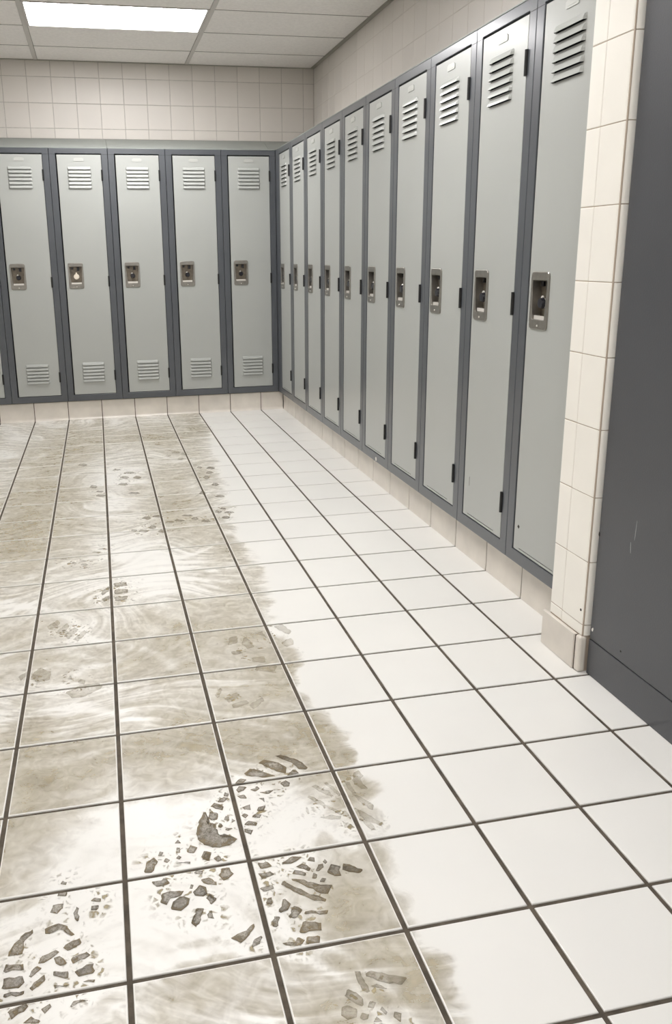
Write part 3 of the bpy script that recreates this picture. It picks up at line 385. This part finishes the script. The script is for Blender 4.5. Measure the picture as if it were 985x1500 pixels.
# boot prints: every lug mark is a raised flake of mud
def area2(p): return sum(p[i][0] * p[(i + 1) % len(p)][1] - p[(i + 1) % len(p)][0] * p[i][1] for i in range(len(p)))
def boot_print(key, m, label, rag=1.0):
    polys = PRINTS[key]
    cx = sum(p[0] for q in polys for p in q) / sum(len(q) for q in polys); cy = sum(p[1] for q in polys for p in q) / sum(len(q) for q in polys)
    t = thing('boot_print', label, 'footprint', (cx, cy, .0004), 0, 'muddy boot prints on the floor')
    for q in polys:
        if area2(q) < 0: q = q[::-1]
        for _ in range(1 if len(q) > 3 else 0):          # soften the corners
            q = [(p[0] * (1 - w) + n[0] * w, p[1] * (1 - w) + n[1] * w) for p, n in zip(q, q[1:] + q[:1]) for w in (.10, .90)]
        pts = []
        for i in range(len(q)):
            p, n = q[i], q[(i + 1) % len(q)]
            L = math.hypot(n[0] - p[0], n[1] - p[1]); k = max(1, min(7, int(L / .006)))
            for u in range(k):
                a = rag * min(.0020, max(L * .14, .0007))
                pts.append((p[0] + (n[0] - p[0]) * u / k + random.uniform(-a, a) - cx, p[1] + (n[1] - p[1]) * u / k + random.uniform(-a, a) - cy))
        n = len(pts); mx = sum(p[0] for p in pts) / n; my = sum(p[1] for p in pts) / n
        sh = lambda k, z: [(mx + (x - mx) * k, my + (y - my) * k, z) for x, y in pts]
        vs = sh(1, 0) + sh(.97, .0005) + sh(.80, .0006) + sh(.62, .0006)
        fs = [(r * n + i, r * n + (i + 1) % n, (r + 1) * n + (i + 1) % n, (r + 1) * n + i) for r in range(3) for i in range(n)] + [tuple(range(3 * n, 4 * n))]
        o = MB().add(vs, fs).build('lug_mark', m, t, (0, 0, random.random() * .0004))
        at = o.data.attributes.new('rim', 'FLOAT', 'POINT'); at.data.foreach_set('value', [1.] * (2 * n) + [.45] * n + [0.] * n)
    return t
for k, m, lab in (('a', PRINT_DARK, 'dark boot print with wide lugs at the bottom left corner of the floor'),
                  ('b', PRINT_DARK, 'long boot print with round solid dark heel, nearly whole, crossing a floor joint'),
                  ('c', PRINT_DARK, 'boot print with a long pointed oval bar, right of the smudged print'),
                  ('d', PRINT_DARK, 'smudged boot print of broken lugs below the round dark heel'),
                  ('e', PRINT_MID, 'boot print lugs cut by the bottom edge of the picture, nearest the clean tiles'),
                  ('f', PRINT_PALE, 'pale boot print of long slanting streaks right of the round heel print'),
                  ('g', PRINT_PALE, 'faint chevron tread mark in the middle of the muddy floor at left'),
                  ('h', PRINT_PALE, 'faint tread mark near the mud edge with hooked lugs, middle distance'),
                  ('i', PRINT_PALE, 'faint brownish tread mark beside the second joint from left'),
                  ('j', PRINT_MID, 'faint ladder shaped tread mark straddling a floor joint'),
                  ('k', PRINT_PALE, 'faint tread scribble above the long boot print'),
                  ('l', PRINT_MID, 'far cluster of short tread dashes right of the upright floor joint'),
                  ('m', PRINT_MID, 'far cluster of short tread dashes left of the upright floor joint'),
                  ('n', PRINT_MID, 'far line of small tread dabs along the edge of the mud'),
                  ('o', PRINT_MID, 'band of small tread dabs reaching the clean tiles in the middle distance'),
                  ('p', PRINT_MID, 'tread dabs lying along a cross joint left of the band of dabs'),
                  ('q', PRINT_PALE, 'low row of pale tread dashes in the left middle distance'),
                  ('r', PRINT_PALE, 'farthest little tread dabs close to the back lockers')):
    boot_print(k, m, lab)

# ------------------------------------------------------------------ walls
def wall_tiles(wall, axis, sgn, face, acuts, bcuts, m, gap, **kw):
    for a0, a1 in zip(acuts[:-1], acuts[1:]):
        for b0, b1 in zip(bcuts[:-1], bcuts[1:]):
            if a1 - a0 < .012 or b1 - b0 < .01: continue
            if axis == 1: tile('wall_tile', wall, 1, sgn, face, b0 + gap, b1 - gap, a0 + gap, a1 - gap, m, **kw)
            else: tile('wall_tile', wall, axis, sgn, face, a0 + gap, a1 - gap, b0 + gap, b1 - gap, m, **kw)
zrow = [ZS, 1.684, 1.8210, 1.9620, ZC]
wb = struct(MB().box(XL, WX + .1, WY + .0013, WY + .12, 0, ZC + .1).build('wall_back', WALL_GROUT))
xj = [WX - .001, XL + .001]
x = .2177
while x > XL + .02: xj.append(x); x -= .1370
wall_tiles(wb, 1, -1, WY, sorted(xj), zrow, WALL_TILE, .0013, t=.006, bev=.0014, jit=.0005)
wr = struct(MB().box(WX + .0013, WX + .12, YN, WY + .12, 0, ZC + .1).build('wall_right', WALL_GROUT2))
yj = [WY - .001]; y = .235
while y > -3.36: yj.append(y); y -= .1370
yj.append(-3.40)
wall_tiles(wr, 0, -1, WX, sorted(yj), zrow, WALL_TILE, .0010, t=.006, bev=.0012, jit=.0005)
struct(MB().box(XL - .12, XL, YN, WY + .12, 0, ZC + .1).build('wall_left', WALLP))
struct(MB().box(XL - .12, WX + .12, YN - .12, YN, 0, ZC + .1).build('wall_near', WALLP))

# tiled pier that closes the right row
zp = [.0890, .1160, .2685, .4195, .5710, .7264, .8810, 1.0345, 1.1910, 1.3515, 1.507, 1.662, 1.818, 1.973, ZC]
pm = MB(); pm.box(PX + .0015, FX - .003, -3.536, -3.396, 0, ZC); pm.box(FX - .003, .2845, -3.536, -3.4055, 0, ZC)
pier = struct(pm.build('wall_pier', PIER_GROUT))
def bull(z0, z1):                         # bullnose end tile: flat face, rounded corner, short return
    R = .012; pr = [(-3.4480, PX), (-3.527, PX)]
    ya, xa = -3.527, PX + R
    for k in range(1, 7):
        an = k / 6 * math.pi / 2
        pr.append((ya - R * math.sin(an), xa - R * math.cos(an)))
    pr += [(-3.539, PX + .022), (-3.533, PX + .022), (-3.533, PX + .009), (-3.4480, PX + .009)]
    # (y, x) pairs -> prism along z wants (x, y)
    mb = MB(); n = len(pr); vs = [(q[1], q[0], z) for z in (z0, z1) for q in pr]
    mb.add(vs, [(i, n + i, n + (i + 1) % n, (i + 1) % n) for i in range(n)] + [tuple(range(n)), tuple(range(2 * n - 1, n - 1, -1))])
    o = mb.build('bullnose_tile', PIER_TILE, pier); chamfer(o, .0010, 2); return o
for a, b in zip(zp[:-1], zp[1:]):
    z0, z1 = a + .0009, b - .0009
    tile('wall_tile', pier, 0, -1, PX, -3.4462, -3.3950, z0, z1, PIER_TILE, t=.008, bev=.0014, jit=.0004)
    bull(z0, z1)
PEDGE = mat('pier_return_edge', (.42, .36, .29), .5, noise=(30, .2))
MB().box(PX + .0235, .15, -3.5375, -3.5365, .0, ZC).build('return_strip', PEDGE, pier)
MB().cyl((PX - .0006, -3.5240, .1496), 0, .0032, .0032, .002, 10).build('chipped_hole', DARKM, pier)
# pier base: one wide tile and its narrow end cap
bs = struct(link('baseboard_pier', None))
o = MB().box(-.0830, PX + .0012, -3.5180, -3.3770, 0, .0880).build('base_tile', BASE_TILE, bs); chamfer(o, .002, 3)
o = MB().box(-.0810, -.0620, -3.5415, -3.5205, .0, .0888).build('base_end_cap', BASE_TILE, bs); chamfer(o, .006, 4)
MB().box(-.0790, PX + .0012, -3.5205, -3.5180, 0, .086).build('base_joint', BASE_GROUT, bs)

# cove base under the lockers
def base_run(name, cuts, axis):
    b = struct(MB().box(*( (min(cuts), max(cuts), .0018, .05) if axis == 1 else (.0018, .05, min(cuts), max(cuts)) ), 0, ZB - .0015).build(name, BASE_GROUT))
    toe = .007 if axis == 1 else .0012
    prof = [(.010, 0), (-toe, 0), (-toe * .95, .0020), (-toe * .4, .0065), (-toe * .15, .011), (0, .018), (0, ZB - .006), (.003, ZB - .0025), (.010, ZB - .0022)]
    for c1, c0 in zip(cuts[:-1], cuts[1:]):
        a0, a1 = c0 + .0022, c1 - .0022
        mb = MB(); n = len(prof); vs = []
        for t in (a0, a1):
            for d, z in prof: vs.append((t, d, z) if axis == 1 else (d, t, z))
        fs = [(i, (i + 1) % n, n + (i + 1) % n, n + i) for i in range(n)] + [tuple(range(n - 1, -1, -1)), tuple(range(n, 2 * n))]
        if axis == 1: fs = [f[::-1] for f in fs]
        mb.add(vs, fs); mb.build('base_tile', BASE_TILE, b)
    return b
base_run('baseboard_back', [-.0005] + [c for c in cols[1:]], 1)
base_run('baseboard_right', [-.0085] + [r for r in rows[1:] if r > -3.34] + [-3.392], 0)

# ------------------------------------------------------------------ lockers
def locker_body(wd):
    mb = MB(); d = .295; H = ZT - ZB; t = .0015
    mb.box(.001, .001 + t, .018, d, 0, H); mb.box(wd - .001 - t, wd - .001, .018, d, 0, H)
    mb.box(.001 + t, wd - .001 - t, d - t, d, 0, H)
    mb.box(.001 + t, wd - .001 - t, .018, d - t, 0, t); mb.box(.001 + t, wd - .001 - t, .018, d - t, H - t, H)
    return mb
def locker(kind, wd, label, loc, rz, group, hz0, hz1, rows_low, disc, louver_dx, zk0, pitch):
    H = ZT - ZB
    root = thing('locker', label, 'locker', loc, rz, group)
    key = lambda s: (kind, s, disc if s == 'lock_knob' else 0)
    def part(name, maker, m, parent=root, smooth=False, bev=0):
        k = key(name)
        if k not in CACHE: CACHE[k] = maker().mesh(name, m, smooth)
        o = link(name, CACHE[k], parent)
        if bev: chamfer(o, bev, 2)
        return o
    part('body', lambda: locker_body(wd), INSIDE)
    X0, X1, Z0, Z1 = .036, wd - .036, .1515 - ZB, 1.511 - ZB          # door opening
    fr = part('frame', lambda: panel_with_holes(.0010, wd - .0010, .0005, H - .0005, 0, .018, [(X0, X1, Z0, Z1)]), FRAME, bev=.0015)
    # rail joints: thin dark seam lines where the stiles meet the top rail
    def seams():
        mb = MB()
        for a, b in ((.001, X0 - .001), (X1 + .001, wd - .001)): mb.box(a, b, -.0004, .0005, Z1 - .0045, Z1 - .0030)
        return mb
    part('rail_seam', seams, HINGE, fr)
    dx0, dx1, dz0, dz1 = X0 + .0065, X1 - .0022, Z0 + .0030, Z1 - .0060
    cx = (X0 + X1) / 2 + louver_dx
    zs = [zk0 - ZB - pitch * k for k in range(6)] + ([.3275 - ZB - .0197 * k for k in range(6)] if rows_low else [])
    lw = .066
    hx0 = dx0 + .0155; hx1 = hx0 + .0855; h0, h1 = hz0 - ZB, hz1 - ZB
    holes = [(cx - lw + .003, cx + lw - .003, z - .0005, z + .0105) for z in zs] + [(hx0 + .004, hx1 - .004, h0 + .012, h1 - .012)]
    if not rows_low: holes.append((dx0 + .030, dx1 - .045, dz0 + .0065, dz0 + .0085))
    door = part('door', lambda: panel_with_holes(dx0, dx1, dz0, dz1, .0005, .0045, holes), DOOR, bev=.0009)
    # folded returns of the door sheet
    def folds():
        mb = MB(); mb.box(dx0, dx0 + .002, .0045, .017, dz0, dz1); mb.box(dx1 - .002, dx1, .0045, .017, dz0, dz1)
        mb.box(dx0 + .002, dx1 - .002, .0045, .017, dz1 - .002, dz1); mb.box(dx0 + .002, dx1 - .002, .0045, .017, dz0, dz0 + .002); return mb
    part('door_fold', folds, DOOR, door)
    def louver():
        mb = MB(); ys = [(0.0006, .0150), (-.0030, .0125), (-.0064, .0060), (-.0078, .0000), (-.0066, .0000), (-.0050, .0060), (-.0018, .0112), (.0018, .0140)]
        n = len(ys); vs = []
        for (t, k) in ((-lw, .0), (-lw + .006, 1), (lw - .006, 1), (lw, .0)):
            for yy, zz in ys: vs.append((t, yy if k else .0006 + (yy > .0006) * .001, zz * (1 if k else .95)))
        fs = []
        for q in range(3):
            for i in range(n): j = (i + 1) % n; fs.append((q * n + i, (q + 1) * n + i, (q + 1) * n + j, q * n + j))
        fs += [tuple(range(n)), tuple(range(4 * n - 1, 3 * n - 1, -1))]
        return mb.add(vs, fs)
    k = ('louver', 0)
    if k not in CACHE: CACHE[k] = louver().mesh('louver', DOOR)
    for z in zs:
        o = link('louver', CACHE[k], door, (cx, 0, z))
    def nplate():
        mb = MB(); zc = 1.4795 - ZB; xc_ = cx + (0 if rows_low else .002)
        prof = [(-.027, -.007), (-.024, -.009), (.024, -.009), (.027, -.007), (.027, .005), (.018, .009), (-.018, .009), (-.027, .005)]
        n = 8; vs = [(xc_ + a, yy, zc + b) for yy in (.0005, -.0016) for a, b in prof]
        mb.add(vs, [(i, n + i, n + (i + 1) % n, (i + 1) % n) for i in range(n)] + [tuple(range(2 * n - 1, n - 1, -1))[::-1]])
        mb.box(xc_ - .018, xc_ + .018, -.0022, -.0016, zc - .0045, zc - .0035); return mb
    part('number_plate', nplate, PLATE, door)
    for zc in (1.396, .812, .2625):
        def hg():
            mb = MB(); mb.cyl((0, 0, -.030), 2, .0042, .0042, .060, 10); mb.box(-.0010, .0060, .001, .006, -.029, .029); return mb
        if ('hinge',) not in CACHE: CACHE[('hinge',)] = hg().mesh('hinge', HINGE)
        link('hinge', CACHE[('hinge',)], root, (dx1 + .0004, -.0022, zc - ZB))
    # recessed handle
    hw, hh = hx1 - hx0, h1 - h0
    def ring():
        R = .010; outer = []; 
        for (ccx, ccz, a0) in ((hw - R, hh - R, 0), (R, hh - R, 90), (R, R, 180), (hw - R, R, 270)):
            for q in range(5):
                an = math.radians(a0 + q * 22.5); outer.append((ccx + R * math.cos(an), ccz + R * math.sin(an)))
        corners = [(hw - .007, hh - .021), (.007, hh - .021), (.0125, .024), (hw - .0125, .024)]; inner = []
        r = .004
        for (px_, pz_), (ox, oz, a0) in zip(corners, ((-r, -r, 0), (r, -r, 90), (r, r, 180), (-r, r, 270))):
            for q in range(5):
                an = math.radians(a0 + q * 22.5); inner.append((px_ + ox + r * math.cos(an), pz_ + oz + r * math.sin(an)))
        mb = MB(); n = 20; vs = []
        for lst, yy, k in ((outer, .0005, 0), (outer, -.0022, 0), (outer, -.0036, .0018), (inner, -.0036, -.001), (inner, -.0020, 0), (inner, .022, 0)):
            for (a, b) in lst:
                ccx, ccz = hw / 2, hh / 2; L = math.hypot(a - ccx, b - ccz)
                vs.append((a - (a - ccx) / L * k, yy, b - (b - ccz) / L * k))
        fs = []
        for q in range(5):
            for i in range(n): j = (i + 1) % n; fs.append((q * n + i, (q + 1) * n + i, (q + 1) * n + j, q * n + j))
        return mb.add(vs, fs)
    k = key('handle')
    if k not in CACHE: CACHE[k] = ring().mesh('handle', STEEL)
    hd = link('handle', CACHE[k], root, (hx0, 0, h0))
    def pocket():
        mb = MB(); mb.box(.004, hw - .004, .0215, .0235, .018, hh - .016)
        mb.box(hw * .5 - .001, hw * .5 + .001, .014, .0215, .050, hh - .022); return mb
    part('pocket_back', pocket, POCKET, hd)
    def lip():
        mb = MB(); mb.box(.014, hw - .014, .002, .006, .0245, .0275); mb.box(.014, hw - .014, .002, .004, .0275, .034)
        mb.box(.014, .0165, .002, .018, .0245, .034); mb.box(hw - .0165, hw - .014, .002, .018, .0245, .034); return mb
    part('pocket_lip', lip, LIP, hd)
    part('latch', lambda: MB().box(hw * .5 + .006, hw * .5 + .020, .012, .0215, hh - .044, hh - .024), KNOB, hd)
    part('latch_stop', lambda: MB().box(hw * .5 - .026, hw * .5 - .014, .015, .0215, hh - .036, hh - .024), KNOB, hd)
    part('screw', lambda: MB().cyl((hw / 2, -.0036, .0095), 1, .0030, .0022, -.0016, 10), LIP, hd)
    def knob():
        mb = MB(); c = (hw * .52, .0214, hh * .46)
        if disc:
            mb.cyl(c, 1, .016, .016, -.012, 20); mb.cyl((c[0], c[1] - .012, c[2]), 1, .015, .013, -.003, 20); mb.box(c[0] - .004, c[0] + .004, .010, .014, c[2] + .014, c[2] + .024)
        else:
            mb.cyl(c, 1, .0115, .0115, -.014, 18, 1); mb.cyl((c[0], c[1] - .014, c[2]), 1, .014, .0115, -.008, 18)
            mb.cyl((c[0] - .004, c[1] - .012, c[2] + .013), 1, .0055, .004, -.004, 10, 1)
        return mb
    kn = part('lock_knob', knob, [DISC] if disc else [KNOB, LIP], hd)
    kn['label'] = 'pale disc on the lock' if disc else 'black lock knob'
    return root
def ordw(n): return ['first', 'second', 'third', 'fourth', 'fifth', 'sixth', 'seventh', 'eighth', 'ninth', 'tenth'][n]
backlab = ['grey locker of the back row touching the corner', 'grey locker of the back row, second from the corner', 'grey locker in the middle of the back row, third from the corner',
           'grey locker of the back row with a pale round disc on its lock', 'grey locker at far left of the back row, last one whole in the photo', 'grey locker cut off by the left photo edge, only a sliver of door showing', 'grey locker just outside the left photo edge', 'grey locker outside the photo, against the left wall']
backs = []
for k in range(NB):
    backs.append(locker('b', PB, backlab[k], (FX - (k + 1) * PB, FY, ZB), 0, 'lockers along the back wall', .774, .918, True, k == 3, 0, 1.427, .0201))
rightlab = ['narrowest looking grey locker of the right row, right in the corner', 'grey locker of the right row, second from the corner', 'grey locker of the right row, third from the corner',
            'grey locker of the right row, fourth from the corner', 'grey locker of the right row, fifth from the corner', 'grey locker of the right row with a white chip on the rail under its door',
            'grey locker of the right row just after the one with the chipped rail', 'grey locker of the right row, third from the tiled pier', 'grey locker of the right row next to the nearest one, bright top',
            'nearest and largest grey locker, cut at its right by the white tiled pier']
rights = []
for k in range(10):
    rights.append(locker('r', PR_, rightlab[k], (FX, RY0 - k * PR_, ZB), -math.pi / 2, 'lockers along the right wall', .755, .8965, False, False, -.008, 1.4305, .0211))
# marks on the right row
o = MB().prism([(-.010, -.004), (-.004, -.010), (.004, -.008), (.007, .002), (.002, .006), (-.007, .006)], 0, -.0006, .0005).build('paint_chip', WHITE, rights[5], (0, 0, 0))
o.rotation_euler = (0, 0, math.pi / 2); o.location = Vector((1.932 + RY0 - 5 * PR_, -.0002, .1290 - ZB)) * S
o = MB().box(-.004, .004, -.0005, .0002, -.005, .003).build('dark_scratch', DARKM, rights[9]); o.location = Vector((3.1386 + RY0 - 9 * PR_, .0004, .2229 - ZB)) * S; o.rotation_euler = (0, .6, 0)
o = MB().box(-.0012, .0012, -.0004, .0002, -.014, .014).build('dark_scratch', mat('grey_scuff', (.22, .21, .19), .6), rights[8]); o.location = Vector((2.8202 + RY0 - 8 * PR_, .0004, .2663 - ZB)) * S

# corner filler between the two rows
cf = MB().box(FX + .0002, FX + .30, RY0 + .0005, FY, ZB, ZT - .0005).build('corner_filler', FRAME)
tag(cf, 'dark grey metal filler strip in the corner between the two locker rows', 'filler strip')

# sloping tops, in sections
def slope_back(xf0, xf1, xb0, xb1, label):
    vs = [(xf0, FY, ZT), (xf1, FY, ZT), (xb1, WY - .001, ZT), (xb0, WY - .001, ZT), (xf0, FY, ZT + .004), (xf1, FY, ZT + .004), (xb1, WY - .001, ZS), (xb0, WY - .001, ZS)]
    o = MB().add(vs, [(0, 3, 2, 1), (4, 5, 6, 7), (0, 1, 5, 4), (1, 2, 6, 5), (2, 3, 7, 6), (3, 0, 4, 7)]).build('sloping_top', TOPM)
    tag(o, label, 'locker top', 'sloping tops of the locker rows'); chamfer(o, .0012, 2); return o
def slope_right(yf0, yf1, yb0, yb1, label):
    vs = [(FX, yf0, ZT), (FX, yf1, ZT), (WX - .001, yb1, ZT), (WX - .001, yb0, ZT), (FX, yf0, ZT + .004), (FX, yf1, ZT + .004), (WX - .001, yb1, ZS), (WX - .001, yb0, ZS)]
    o = MB().add(vs, [(0, 1, 2, 3), (7, 6, 5, 4), (4, 5, 1, 0), (5, 6, 2, 1), (6, 7, 3, 2), (7, 4, 0, 3)]).build('sloping_top', TOPM)
    tag(o, label, 'locker top', 'sloping tops of the locker rows'); chamfer(o, .0012, 2); return o
xk3 = FX - 3 * PB
slope_back(-.0700, FX, -.0400, WX - .002, 'short grey sloping top piece of the back row in the corner')
slope_back(xk3 + .0008, -.0712, xk3 + .0008, -.0412, 'grey sloping top over the three back lockers nearest the corner')
slope_back(FX - NB * PB, xk3 - .0008, FX - NB * PB, xk3 - .0008, 'grey sloping top over the back lockers at left')
yj8 = RY0 - 8 * PR_; yj3 = RY0 - 3 * PR_
slope_right(FY - .0005, yj3 + .0008, WY - .002, yj3 + .0008, 'grey top edge of the right row from the corner to the third locker')
slope_right(yj3 - .0008, yj8 + .0008, yj3 - .0008, yj8 + .0008, 'grey top edge along the middle of the right row')
slope_right(yj8 - .0008, -3.3935, yj8 - .0008, -3.4035, 'grey top edge over the two nearest right lockers')

# ------------------------------------------------------------------ dark metal panel at the right
pn = thing('side_panel', 'large dark grey painted metal panel standing at the right edge, beside the tiled pier', 'panel', (-.0605, -3.546, 0))
o = MB().box(0, .28, -1.60, 0, .0868, 1.95).build('sheet', PANEL, pn); chamfer(o, .003, 3)
o = MB().box(-.0006, .28, -1.60, .0005, .0, .0855).build('kick_sheet', PANEL, pn); chamfer(o, .0012, 2)
def mark(name, m, y, z, w_, h_, rot=0):
    o = MB().prism([(-w_, -h_ * .5), (-w_ * .2, -h_), (w_, -h_ * .3), (w_ * .6, h_), (-w_ * .5, h_ * .8)], 0, -.0008, .0005).build(name, m, pn)
    o.location = Vector((-.0002, y + 3.546, z)) * S; o.rotation_euler = (rot, 0, 0); return o
mark('white_chip', WHITE, -3.5555, .1130, .003, .005, .5)
mark('dark_chip', DARKM, -3.662, .1112, .002, .002)
mark('dark_chip', DARKM, -3.5495, .3395, .0022, .005)
SCR = mat('fine_scratch', (.38, .38, .38), .5)
mark('scratch', SCR, -3.6726, .3880, .0006, .022, .05); mark('scratch', SCR, -3.6612, .347, .0005, .012, -.1)

# ------------------------------------------------------------------ ceiling
ce = struct(MB().box(XL, WX + .12, YN, WY + .12, ZC + .012, ZC + .1).build('ceiling', SEAM))
xb = [-2.236, -1.3670, -.4985]
xcuts = [XL, -2.236, -1.3670, -.4985, WX]
ycuts = [WY, -.0350, -.4460, -.8590]
while ycuts[-1] > YN + .42: ycuts.append(ycuts[-1] - .412)
ycuts.append(YN)
nl = 0
for i in range(4):
    for j in range(len(ycuts) - 1):
        x0, x1 = xcuts[i] + (.012 if i else 0), xcuts[i + 1] - (.012 if i < 3 else 0)
        y1, y0 = ycuts[j] - .0012, ycuts[j + 1] + .0012
        if i == 2 and j in (2, 7, 12):
            nl += 1
            t = thing('ceiling_light', 'bright rectangular ceiling light set in the ceiling grid, top left' if j == 2 else 'rectangular ceiling light behind the camera' if j == 12 else 'rectangular ceiling light overhead, above the picture', 'ceiling light', ((x0 + x1) / 2, (y0 + y1) / 2, ZC))
            w2, d2 = (x1 - x0) / 2, (y1 - y0) / 2
            fr = MB(); fr.box(-w2, w2, -d2, -d2 + .008, -.0025, .010); fr.box(-w2, w2, d2 - .008, d2, -.0025, .010)
            fr.box(-w2, -w2 + .010, -d2 + .008, d2 - .008, -.0025, .010); fr.box(w2 - .010, w2, -d2 + .008, d2 - .008, -.0025, .010)
            fr.build('frame', TEE, t)
            MB().box(-w2 + .010, w2 - .010, -d2 + .008, d2 - .008, .002, .006).build('diffuser', LENS, t)
        else:
            tile('ceiling_tile', ce, 2, -1, ZC, x0, x1, y0, y1, CEIL, .010, .0015, .0004)
for x in xb:
    MB().box(x - .0105, x + .0105, YN, WY, ZC - .0022, ZC + .004).build('ceiling_tee', TEE, ce)
SEAM2 = mat('cross_seam', (.22, .20, .175), .8)
for y in ycuts[1:-1]:
    for x0, x1 in zip(xcuts[:-1], xcuts[1:]):
        MB().box(x0 + (.0106 if x0 > XL else 0), x1 - (.0106 if x1 < WX else .001), y - .0022, y + .0022, ZC - .0008, ZC + .003).build('cross_tee', SEAM2, ce)
TRIM = mat('wall_angle_paint', (.38, .36, .31), .6)
struct(MB().box(XL, WX - .0001, WY - .016, WY - .0001, ZC - .0035, ZC - .0004).build('trim_1', TRIM))
o = MB().box(WX - .020, WX - .0001, YN, WY - .016, ZC - .0035, ZC - .0004); o.box(WX - .026, WX - .0225, YN, WY - .016, ZC - .0030, ZC - .0004); struct(o.build('trim_2', TRIM))
